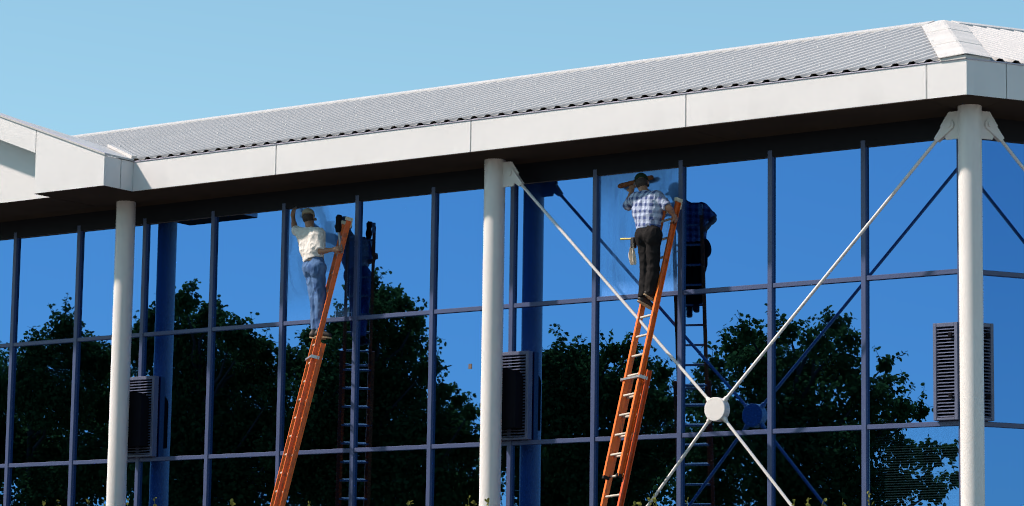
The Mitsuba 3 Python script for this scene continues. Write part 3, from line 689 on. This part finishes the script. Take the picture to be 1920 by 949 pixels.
def person(key, label, J, look, fwd, mats, cap_fwd, chest_r):
    thing(key, label, 'person', 'men cleaning the windows')
    J = {k: np.array(v, float) for k, v in J.items()}
    allp = np.array(list(J.values())); lo, hi = allp.min(0) - 0.2, allp.max(0) + 0.22
    n_up = unit(J['neck'] - J['pelvis']); shr = unit(J['Rsh'] - J['Lsh']); ff = unit(np.cross(n_up, shr)); 
    wl, wr = lerp(J['Lhip'], J['Rhip'], 0.18) + n_up * 0.11, lerp(J['Lhip'], J['Rhip'], 0.82) + n_up * 0.11
    hd = J['head']
    # skin: one continuous figure
    bd = Body(lo, hi, 0.0062)
    at, R = head(bd, hd, look, unit(hd - J['neck']) * 0.5 + np.array([0, 0, 0.5]), J['neck'] - n_up * 0.02)
    for s in 'LR':
        bd.bone(J[s + 'sh'], J[s + 'el'], 0.045, 0.040, 0.03); bd.bone(J[s + 'el'], J[s + 'wr'], 0.041, 0.027, 0.02)
        bd.bone(lerp(J[s + 'el'], J[s + 'wr'], 0.15), lerp(J[s + 'el'], J[s + 'wr'], 0.45), 0.042, 0.038, 0.02)
        bd.bone(J[s + 'sh'], J['chest'], 0.05, 0.08, 0.05)
        bd.bone(J[s + 'hip'], J[s + 'kn'], 0.066, 0.048, 0.03); bd.bone(J[s + 'kn'], J[s + 'an'], 0.046, 0.034, 0.03)
    bd.bone(J['neck'] - n_up * 0.02, J['chest'], 0.055, 0.09, 0.05); bd.bone(J['chest'], J['pelvis'], 0.09, 0.09, 0.05)
    for s, kd, pn, cu in J_HAND[key]: hand(bd, J[s + 'wr'], None, kd, pn, cu, 1 if s == 'L' else -1)
    add(key + '__body', bd.mesh(), 'skin', True)
    # hair and cap
    hb = Body(hd - 0.2, hd + 0.2, 0.006)
    hb.ball(at(0, -0.016, 0.0), (0.082, 0.099, 0.088), R, 0.01).ball(at(0, 0.09, -0.04), (0.10, 0.105, 0.12), R, 0.01, True)
    add(key + '__hair', hb.mesh(0.006, (60, 60, 60), 2), 'hair_grey', True)
    cb = Body(hd - 0.25, hd + 0.25, 0.005)
    cb.ball(at(0, -0.012, 0.045), (0.090, 0.110, 0.098), R, 0.01)
    cb.plane(at(0, 0, 0.028), -(R[2] + 0.12 * R[1]))
    c = add(key + '__cap', cb.mesh(0.004, (30, 30, 30), 4, 3), mats['cap'], True)
    pk = []
    for t in np.linspace(-1, 1, 13):
        for o, w in ((0.085, 0), (0.085 + 0.085 * math.sqrt(max(1 - t * t, 0)) + 0.005, 1)):
            q = at(0, 0, 0.035) + cap_fwd * (np.array(R[1]) * o) + R[0] * t * 0.078 - R[2] * (0.02 * t * t + 0.012 * w)
            pk += [q, q - R[2] * 0.004]
    add(c + '__brim', hull(pk), mats['cap'])
    # shirt
    sb = Body(lo, hi, 0.0066)
    r1, r2 = chest_r
    for a, b in ((J['Lsh'] + shr * 0.07 - n_up * 0.05, wl), (J['Rsh'] - shr * 0.07 - n_up * 0.05, wr)):
        m_ = lerp(a, b, 0.45)
        sb.bone(a, m_, r1, r1 * 1.0, 0.05); sb.bone(m_, b, r1 * 1.0, r2, 0.06)
    sb.bone(J['chest'] + n_up * 0.02, lerp(wl, wr, 0.5), r1 * 1.0, r2 * 1.0, 0.05)
    sb.bone(J['Lsh'] + shr * 0.03, J['Rsh'] - shr * 0.03, 0.075, 0.075, 0.06)
    sb.bone(J['neck'] - n_up * 0.06, J['neck'] + n_up * 0.005, 0.085, 0.066, 0.04, True)
    sb.plane(lerp(wl, wr, 0.5) - n_up * J_HEM[key], -(n_up + J_TILT[key]))
    for s in 'LR':
        e = lerp(J[s + 'sh'], J[s + 'el'], 0.92)
        sb.bone(J[s + 'sh'], e, 0.078, 0.068, 0.035, True)
    add(key + '__shirt', sb.mesh(0.020, (11, 11, 9), 1), mats['shirt'], True)
    cr = [J['neck'] + n_up * 0.004 + (math.cos(a) * shr + math.sin(a) * ff) * 0.066 for a in np.linspace(0, 2 * np.pi, 21)]
    add(key + '__collar', tube(cr, 0.013, 8), mats['shirt'], True)
    # trousers
    tb = Body(lo, hi, 0.0066)
    tb.bone(J['Lhip'] + n_up * 0.0, J['Rhip'], 0.118, 0.118, 0.05)
    tb.bone(lerp(J['Lhip'], J['Rhip'], 0.2) + n_up * 0.10, lerp(J['Lhip'], J['Rhip'], 0.8) + n_up * 0.10, 0.108, 0.108, 0.05)
    for s in 'LR':
        tb.bone(lerp(J['Lhip'], J['Rhip'], 0.12 if s == 'L' else 0.88) - ff * 0.045 - n_up * 0.02, J[s + 'hip'] - n_up * 0.06 - ff * 0.03, 0.098, 0.09, 0.04)
        tb.bone(J[s + 'hip'], J[s + 'kn'], 0.102, 0.076, 0.025); 
        ank = J[s + 'an'] + unit(J[s + 'kn'] - J[s + 'an']) * 0.0
        tb.bone(J[s + 'kn'], ank, 0.076, mats['cuff'], 0.02, True)
    tb.plane(lerp(wl, wr, 0.5) + n_up * 0.02, n_up + J_TILT[key] * 0.5)
    t = add(key + '__trousers', tb.mesh(0.024, (10, 10, 5.5), 7), mats['trousers'], True)
    # belt or waistband
    c0 = lerp(wl, wr, 0.5) + n_up * 0.008
    hv = (wr - wl) / 2; rx, ry = np.linalg.norm(hv) + 0.118, 0.120; ex = unit(hv); ey = unit(np.cross(n_up, ex))
    pts = [c0 + ex * rx * math.cos(a) + ey * ry * math.sin(a) + np.array(J_TILT[key]) * 0 for a in np.linspace(0, 2 * np.pi, 33)]
    v, f = [], []
    for p in pts:
        o = unit(p - c0)
        for rad, h_ in ((0, -.019), (.006, -.019), (.006, .019), (0, .019)): v.append(p + o * rad + n_up * h_)
    for i in range(32):
        for j in range(4):
            a, b = i * 4 + j, i * 4 + (j + 1) % 4; f += [(a, b, b + 4), (a, b + 4, a + 4)]
    add(t + '__belt', tm(v, f), mats['belt'], 40)
    for h_, to in J_FEET[key]: shoe(key, h_, to, (0, 0, 1))
    return J, n_up, shr, ff
J1 = dict(head=(-3.30, -0.41, 8.285), neck=(-3.225, -0.46, 8.118), chest=(-3.175, -0.48, 7.94), pelvis=(-3.10, -0.50, 7.589), Lsh=(-3.40, -0.44, 8.065), Lel=(-3.62, -0.33, 8.15), Lwr=(-3.80, -0.17, 8.39), Rsh=(-2.99, -0.54, 8.02), Rel=(-2.95, -0.56, 7.76), Rwr=(-2.80, -0.46, 7.785),
          Lhip=(-3.185, -0.465, 7.55), Rhip=(-3.01, -0.53, 7.53), Lkn=(-3.10, -0.46, 7.09), Rkn=(-2.985, -0.49, 7.078), Lan=(-3.085, -0.455, 6.66), Ran=(-2.985, -0.455, 6.66))
J2 = dict(head=(2.40, -0.42, 8.28), neck=(2.49, -0.48, 8.135), chest=(2.55, -0.54, 7.96), pelvis=(2.613, -0.58, 7.589), Lsh=(2.335, -0.475, 8.08), Lel=(2.135, -0.38, 8.00), Lwr=(2.11, -0.24, 8.215), Rsh=(2.735, -0.56, 8.05), Rel=(2.905, -0.56, 7.90), Rwr=(2.915, -0.43, 7.80),
          Lhip=(2.525, -0.545, 7.56), Rhip=(2.70, -0.60, 7.54), Lkn=(2.545, -0.53, 7.117), Rkn=(2.68, -0.56, 7.114), Lan=(2.54, -0.565, 6.74), Ran=(2.635, -0.56, 6.76))
J_HAND = {'person': [('L', (-0.2, 0.35, 0.9), (0.1, 0.9, -0.3), 0.45), ('R', (0.85, 0.15, 0.12), (-0.35, 0.9, 0.0), 0.85)],
          'person_001': [('L', (-0.1, 0.35, 0.9), (-0.3, 0.9, 0.0), 0.8), ('R', (-0.15, 0.7, -0.5), (-0.9, 0.1, 0.2), 0.9)]}
J_HEM = {'person': 0.0, 'person_001': 0.035}
J_TILT = {'person': np.array([0.0, 0, 0]), 'person_001': np.array([0.22, 0, 0.0])}
J_FEET = {'person': [((-3.145, -0.51, 6.555), (-2.93, -0.42, 6.53)), ((-3.04, -0.52, 6.56), (-2.83, -0.43, 6.54))],
          'person_001': [((2.49, -0.63, 6.70), (2.60, -0.45, 6.60)), ((2.585, -0.63, 6.78), (2.71, -0.46, 6.66))]}
person('person', 'man on a ladder in cream polo shirt, blue jeans and olive cap, one arm raised', J1, (-0.35, 1, 0.5), None,
       dict(cap='olive_cloth', shirt='cream_cloth', trousers='denim', belt='belt_leather', cuff=0.068), 1, (0.112, 0.118))
person('person_001', 'man on a ladder in blue checked shirt, black trousers and dark green cap', J2, (-0.38, 1, 0.03), None,
       dict(cap='green_cloth', shirt='plaid_cloth', trousers='black_cloth', belt='waistband', cuff=0.078), 1, (0.112, 0.118))

# ------------------------------------------------------------------ tools
w = 'window_washer'
thing(w, 'brown fleece window washer pressed to the glass by the man in the checked shirt', 'window washer')
pa, pb = np.array([1.80, -0.075, 8.345]), np.array([2.345, -0.075, 8.425])
ts = np.linspace(0, 1, 26)
fl = tube([lerp(pa, pb, t) for t in ts], [0.030 + 0.006 * rng.random() if 0 < i < 25 else 0.022 for i in range(26)], 14)
add(w + '__sleeve', fl, 'brown_fleece', True)
hc = lerp(pa, pb, 0.52)
add(w + '__handle', tube([hc, np.array([2.09, -0.16, 8.31]), np.array([2.10, -0.215, 8.22])], [0.013, 0.015, 0.014], 10), 'tool_grey', True)
w = 'window_washer_001'
thing(w, 'black fleece washer on a grey handle held by the man in cream shirt', 'window washer')
ha, hb_ = np.array([-2.735, -0.335, 7.74]), np.array([-2.80, -0.35, 8.10])
add(w + '__handle', tube([ha, lerp(ha, hb_, .3), lerp(ha, hb_, .7), hb_], [0.030, 0.032, 0.020, 0.016], 12), 'tool_grey', True)
add(w + '__sleeve', tube([hb_ + (0.00, 0.0, -0.05), hb_ + (0, 0, 0.02), hb_ + (0.0, 0, 0.10), hb_ + (0.01, 0, 0.16), hb_ + (0.02, 0, 0.20)], [0.035, 0.05, 0.036, 0.052, 0.03], 12), 'black_fleece', True)
w = 'squeegee'
thing(w, 'dark squeegee in the raised hand at the top of the left wet window', 'squeegee')
add(w + '__handle', tube([(-3.83, -0.13, 8.44), (-3.84, -0.09, 8.52), (-3.84, -0.05, 8.545)], [0.013, 0.014, 0.012], 10), 'tool_grey', True)
add(w + '__blade', join([box(-3.99, -3.66, -0.05, -0.03, 8.535, 8.555, 0.003), box(-3.995, -3.655, -0.038, -0.012, 8.552, 8.562)]), 'rubber_black')
w = 'tool_pouch'
thing(w, 'small tool pouch on the left hip of the man in the checked shirt', 'tool pouch')
pc = np.array([2.385, -0.585, 7.49])
add(w + '__pouch', box(pc[0] - .035, pc[0] + .03, pc[1] - .04, pc[1] + .04, pc[2] - .09, pc[2] + .05, 0.012), 'belt_leather')
add(w + '__tool_handle', tube([pc + (-0.02, -0.03, 0.03), pc + (-0.17, -0.06, 0.035)], [0.012, 0.014], 10), 'tool_yellow', 40)
w = 'cleaning_rag'
thing(w, 'pale rag hanging from the hip of the man in the checked shirt', 'rag')
gx_, gz_ = np.meshgrid(np.linspace(-0.04, 0.045, 9), np.linspace(0, 1, 20), indexing='ij')
wd = 0.55 + 0.6 * np.sin(gz_ * 2.6)
rv = np.stack([pc[0] - 0.0 + gx_ * wd - 0.02 * np.sin(gz_ * 4), pc[1] - 0.03 + 0.02 * np.sin(gx_ * 130 + gz_ * 3), pc[2] - 0.02 - gz_ * 0.27 - 0.03 * np.abs(np.sin(gx_ * 60))], -1).reshape(-1, 3)
ii = np.arange(180).reshape(9, 20); ff_ = np.stack([ii[:-1, :-1], ii[1:, :-1], ii[1:, 1:], ii[:-1, 1:]], -1).reshape(-1, 4)
front = np.vstack([ff_[:, [0, 1, 2]], ff_[:, [0, 2, 3]]])
scene['cleaning_rag'] = mikit.ply(tm(np.vstack([rv, rv + (0, 0.004, 0)]), np.vstack([front, front[:, ::-1] + 180])), 'rag_cloth', True)

# ------------------------------------------------------------------ trees (they stand across the lawn and show in the glass)
LEAF = np.array([(0, 0, 0), (0.36, 0.30, 0.05), (0.30, 0.72, 0.03), (0, 1.0, -0.06), (-0.30, 0.72, 0.03), (-0.36, 0.30, 0.05)])
LEAF_F = np.array([(0, 1, 2), (0, 2, 3), (0, 3, 4), (0, 4, 5)])
def leaves(pos, size, g, droop=0.35, outward=None):
    n = len(pos)
    nrm = g.normal(0, 1, (n, 3)); nrm[:, 2] = np.abs(nrm[:, 2]) * 0.9
    if outward is not None: nrm += outward * 0.7
    nrm /= np.linalg.norm(nrm, axis=1, keepdims=True)
    d = g.normal(0, 1, (n, 3)); d[:, 2] -= droop * 2
    d -= nrm * (d * nrm).sum(1, keepdims=True); d /= np.linalg.norm(d, axis=1, keepdims=True)
    s = np.cross(d, nrm); sz = size * g.uniform(0.65, 1.25, n)[:, None, None]
    v = pos[:, None] + sz * (LEAF[None, :, :1] * s[:, None] + LEAF[None, :, 1:2] * d[:, None] + LEAF[None, :, 2:] * nrm[:, None])
    f = LEAF_F[None] + (np.arange(n) * 6)[:, None, None]
    return v.reshape(-1, 3), f.reshape(-1, 3)
def tree(key, label, lobes, seed, dens, sprig):
    g = np.random.default_rng(seed)
    thing(key, label, 'tree', 'trees across the forecourt')
    L = np.array(lobes); c = np.average(L[:, :2], axis=0, weights=L[:, 3] ** 2)
    gz0 = float(ground_z(c[0], c[1]))
    zt = L[:, 2].max()
    zs = np.linspace(gz0 - 0.05, zt - 1.2, 9)
    add(key + '__trunk', tube([(c[0] + 0.12 * math.sin(z * 1.3 + seed), c[1] + 0.12 * math.cos(z * 0.9 + seed), z) for z in zs], np.linspace(0.19, 0.035, 9) + np.r_[0.06, np.zeros(8)], 12), 'bark', True)
    stems, pos, out = [], [], []
    for x, y, z, r in lobes:
        m = np.array([x, y, z])
        z0 = max(min(z - 0.8 - 0.5 * np.hypot(x - c[0], y - c[1]), zt - 1.6), gz0 + 1.6)
        s0 = np.array([c[0], c[1], z0]); mid = lerp(s0, m, 0.5) + g.normal(0, 0.12, 3)
        add(key + '__limb', tube([s0, lerp(s0, mid, 0.5) + g.normal(0, .04, 3), mid, lerp(mid, m, 0.6) + g.normal(0, .05, 3), m], [0.055, 0.045, 0.035, 0.022, 0.010], 6), 'bark', True)
        n = int(dens * max(r, 0.2) ** 2)
        d = g.normal(0, 1, (n, 3)); d /= np.linalg.norm(d, axis=1, keepdims=True)
        rad = r * np.clip(g.uniform(0.0, 1.0, n) ** 0.5, 0.2, 1) * (0.72 + 0.5 * meshkit.noise(d * 2.2 + seed * 3.3 + x))
        pos.append(m + d * rad[:, None] * np.array([1.0, 1.0, 0.95])); out.append(d)
        for _ in range(int(sprig * r / 0.5) + 2):
            dd = g.normal(0, 1, 3); dd[2] = abs(dd[2]) * 0.8 + 0.1; dd /= np.linalg.norm(dd)
            ln = g.uniform(0.25, 0.6) * (0.6 + 0.5 * min(r, 0.8)); t = np.linspace(0, 1, 5)
            cu = m + dd * r * 0.75 + (t[:, None] * dd + (t ** 2)[:, None] * np.array([g.normal(0, .25), g.normal(0, .25), g.uniform(-.35, .3)])) * ln
            stems.append(tube(cu, np.linspace(0.009, 0.003, 5), 3, False))
            for j in range(g.integers(9, 18)):
                q = g.uniform(0.15, 1.0); i = min(int(q * 4), 3)
                pos.append((lerp(cu[i], cu[i + 1], q * 4 - i) + g.normal(0, 0.03, 3))[None]); out.append(dd[None])
    pos = np.vstack(pos); out = np.vstack(out)
    v, f = leaves(pos, 0.098, g, 0.35, out)
    labels[add(key + '__crown', tm(v, f), 'leaf_green')] = {'kind': 'stuff'}
    labels[add(key + '__twig', join(stems), 'bark')] = {'kind': 'stuff'}
A = [(-23.99, -15.82, 9.75, 0.37), (-24.38, -15.47, 9.12, 0.56), (-23.84, -16.22, 9.17, 0.56), (-25.1, -15.47, 8.42, 0.75), (-23.79, -15.53, 8.12, 0.98), (-23.29, -16.35, 8.9, 0.49), (-24.05, -17.38, 8.05, 0.88), (-26.4, -16.65, 7.21, 1.02), (-25.17, -16.83, 6.81, 1.13), (-22.92, -16.08, 6.56, 0.98), (-27.11, -15.91, 8.06, 1.15), (-26.21, -15.5, 9.1, 0.5), (-26.38, -15.3, 6.49, 1.13), (-23.94, -15.64, 5.59, 1.1)]
Bt = [(-19.83, -15.26, 10.0, 0.33), (-21.68, -16.52, 9.87, 0.44), (-20.28, -16.57, 9.85, 0.36), (-20.85, -16.43, 9.26, 0.84), (-21.86, -16.22, 9.3, 0.61), (-18.63, -15.46, 9.21, 0.42), (-18.43, -15.77, 8.94, 0.42), (-18.53, -16.48, 8.9, 0.28), (-18.9, -16.66, 8.41, 0.59), (-20.18, -16.7, 8.3, 1.08), (-21.58, -16.49, 8.1, 1.09), (-17.36, -15.5, 7.82, 0.34), (-18.68, -16.45, 7.26, 0.88), (-20.11, -16.33, 6.95, 1.19), (-21.17, -15.76, 6.71, 1.07), (-17.37, -15.73, 6.69, 0.57), (-18.96, -16.12, 5.97, 1.05), (-19.88, -15.09, 5.58, 1.05)]
C = [(-17.11, -18.31, 10.44, 0.31), (-16.64, -18.25, 10.14, 0.33), (-15.72, -17.7, 9.87, 0.28), (-15.97, -17.08, 9.52, 0.6), (-17.53, -18.2, 9.62, 0.48), (-15.36, -17.84, 9.57, 0.26), (-16.13, -18.43, 9.21, 0.61), (-18.16, -17.94, 9.27, 0.43), (-18.12, -17.18, 8.6, 0.53), (-16.79, -17.23, 8.42, 1.05), (-15.87, -17.85, 8.2, 0.81), (-14.85, -17.64, 8.47, 0.32), (-14.09, -17.17, 7.88, 0.23), (-13.94, -17.55, 7.71, 0.16), (-14.9, -18.58, 7.4, 0.46), (-13.26, -17.06, 7.38, 0.18), (-16.83, -16.4, 7.41, 1.04), (-16.49, -17.82, 7.29, 1.29), (-14.74, -17.36, 6.95, 0.91), (-14.22, -18.06, 6.81, 0.46), (-16.87, -17.41, 6.11, 1.28), (-15.02, -17.47, 5.94, 1.15), (-14.91, -19.06, 5.92, 0.82), (-17.58, -16.63, 6.31, 0.93)]
D = [(-12.24, -19.02, 8.64, 0.43), (-12.3, -18.51, 8.43, 0.43), (-11.98, -19.61, 8.61, 0.41), (-10.93, -18.94, 8.68, 0.27), (-10.71, -19.17, 8.8, 0.2), (-11.03, -20.08, 8.51, 0.37), (-11.75, -18.92, 7.87, 0.91), (-11.01, -19.65, 7.84, 0.8), (-10.73, -20.53, 8.37, 0.23), (-9.65, -18.8, 7.48, 0.44), (-12.22, -18.22, 7.49, 0.79), (-11.5, -18.78, 6.71, 1.13), (-11.07, -20.18, 6.69, 0.97), (-13.05, -19.43, 6.36, 0.92), (-9.44, -19.2, 6.67, 0.56), (-13.48, -18.64, 6.89, 0.69), (-10.84, -18.81, 5.69, 1.12), (-12.69, -19.14, 5.53, 0.92)]
E = [(-6.15, -16.41, 8.62, 0.25), (-7.2, -17.84, 8.47, 0.39), (-6.86, -18.38, 8.62, 0.28), (-6.52, -18.57, 8.87, 0.26), (-5.28, -18.24, 8.87, 0.26), (-5.24, -18.81, 8.63, 0.28), (-4.7, -16.59, 8.31, 0.37), (-6.27, -17.01, 7.97, 0.61), (-6.27, -18.68, 7.97, 0.71), (-5.19, -18.39, 7.99, 0.51), (-7.32, -17.13, 8.04, 0.3), (-8.17, -18.3, 7.59, 0.6), (-4.12, -18.18, 8.06, 0.13), (-4.37, -18.64, 7.77, 0.21), (-4.08, -17.4, 7.33, 0.48), (-3.24, -17.29, 7.1, 0.29), (-3.21, -17.92, 7.05, 0.17), (-6.08, -16.7, 6.99, 0.89), (-5.2, -17.45, 6.91, 0.89), (-4.79, -18.96, 6.91, 0.59), (-7.18, -17.01, 6.53, 0.79), (-5.49, -16.52, 6.02, 1.03), (-4.24, -16.8, 6.0, 0.87), (-3.25, -17.26, 6.21, 0.35), (-3.46, -18.75, 6.24, 0.29), (-2.54, -17.85, 6.24, 0.14), (-3.49, -17.54, 5.62, 0.45), (-2.58, -17.2, 5.47, 0.31), (-3.17, -19.31, 5.85, 0.13), (-7.48, -17.21, 5.61, 0.96), (-5.54, -17.01, 5.23, 1.04), (-4.06, -16.88, 5.19, 0.82)]

tree('tree', 'leafy tree mirrored in the glass at the far left, beyond the left column', A, 1, 4600, 6)
tree('tree_001', 'leafy tree mirrored in the glass just right of the left column', Bt, 2, 4600, 6)
tree('tree_002', 'tall leafy tree mirrored to the right of the man in the cream shirt', C, 3, 4400, 7)
tree('tree_003', 'dense leafy tree mirrored in the glass just right of the middle column', D, 4, 4800, 5)
tree('tree_004', 'loose leafy tree mirrored behind the cross brace, sky showing through its right side', E, 5, 3400, 8)

# ------------------------------------------------------------------ hedge whose shoots just reach into the picture
thing('hedge', 'green hedge in front of the building, pale shoots along the lower picture edge', 'hedge')
g = np.random.default_rng(21)
n = 26000
hx = g.uniform(-12, 9, n); hy = -3.35 + g.uniform(-0.5, 0.5, n); hz = 1.1 + (2.35 + 0.12 * np.sin(hx * 1.7) - 0.04 * hx) * g.uniform(0, 1, n) ** 0.5
v, f = leaves(np.c_[hx, hy, hz], 0.085, g, 0.0)
add('hedge__foliage', tm(v, f), 'hedge_green', kind='stuff')
for i in range(34):
    x = -11.6 + i * 0.62
    add('hedge__stem', tube([(x, -3.35, 1.05), (x + .05, -3.33, 2.0), (x + .02, -3.3, 3.2)], [0.02, 0.015, 0.008], 5), 'bark')
SHOOTS = [(-5.77, 4.13), (-5.51, 4.14), (-4.95, 4.09), (-4.65, 4.14), (-4.20, 4.12), (-3.72, 4.12), (-2.34, 4.05), (-1.0, 4.0), (0.64, 3.97), (1.55, 3.99), (1.63, 3.94), (1.85, 3.95), (4.02, 3.87), (4.10, 3.88), (4.23, 3.90), (4.32, 3.91), (4.77, 3.89), (6.22, 3.84), (6.40, 3.86), (6.61, 3.83), (6.85, 3.84), (7.18, 3.90)]
for x, z in SHOOTS:
    z += 0.02
    a = np.array([x + g.normal(0, .06), -3.0 + g.normal(0, 0.03), 3.3]); b = np.array([x, -3.0, z]); mid = lerp(a, b, .5) + g.normal(0, .02, 3)
    k = add('hedge__shoot', tube([a, mid, b], [0.007, 0.005, 0.002], 5), 'hedge_green', True)
    q = g.uniform(0, 1, 10) ** 0.6
    ps = np.array([lerp(mid, b, t) for t in q]) + g.normal(0, 0.010, (10, 3))
    v, f = leaves(ps, 0.052, g, -0.9)
    add(k + '__leaf', tm(v, f), 'hedge_green', kind='stuff')
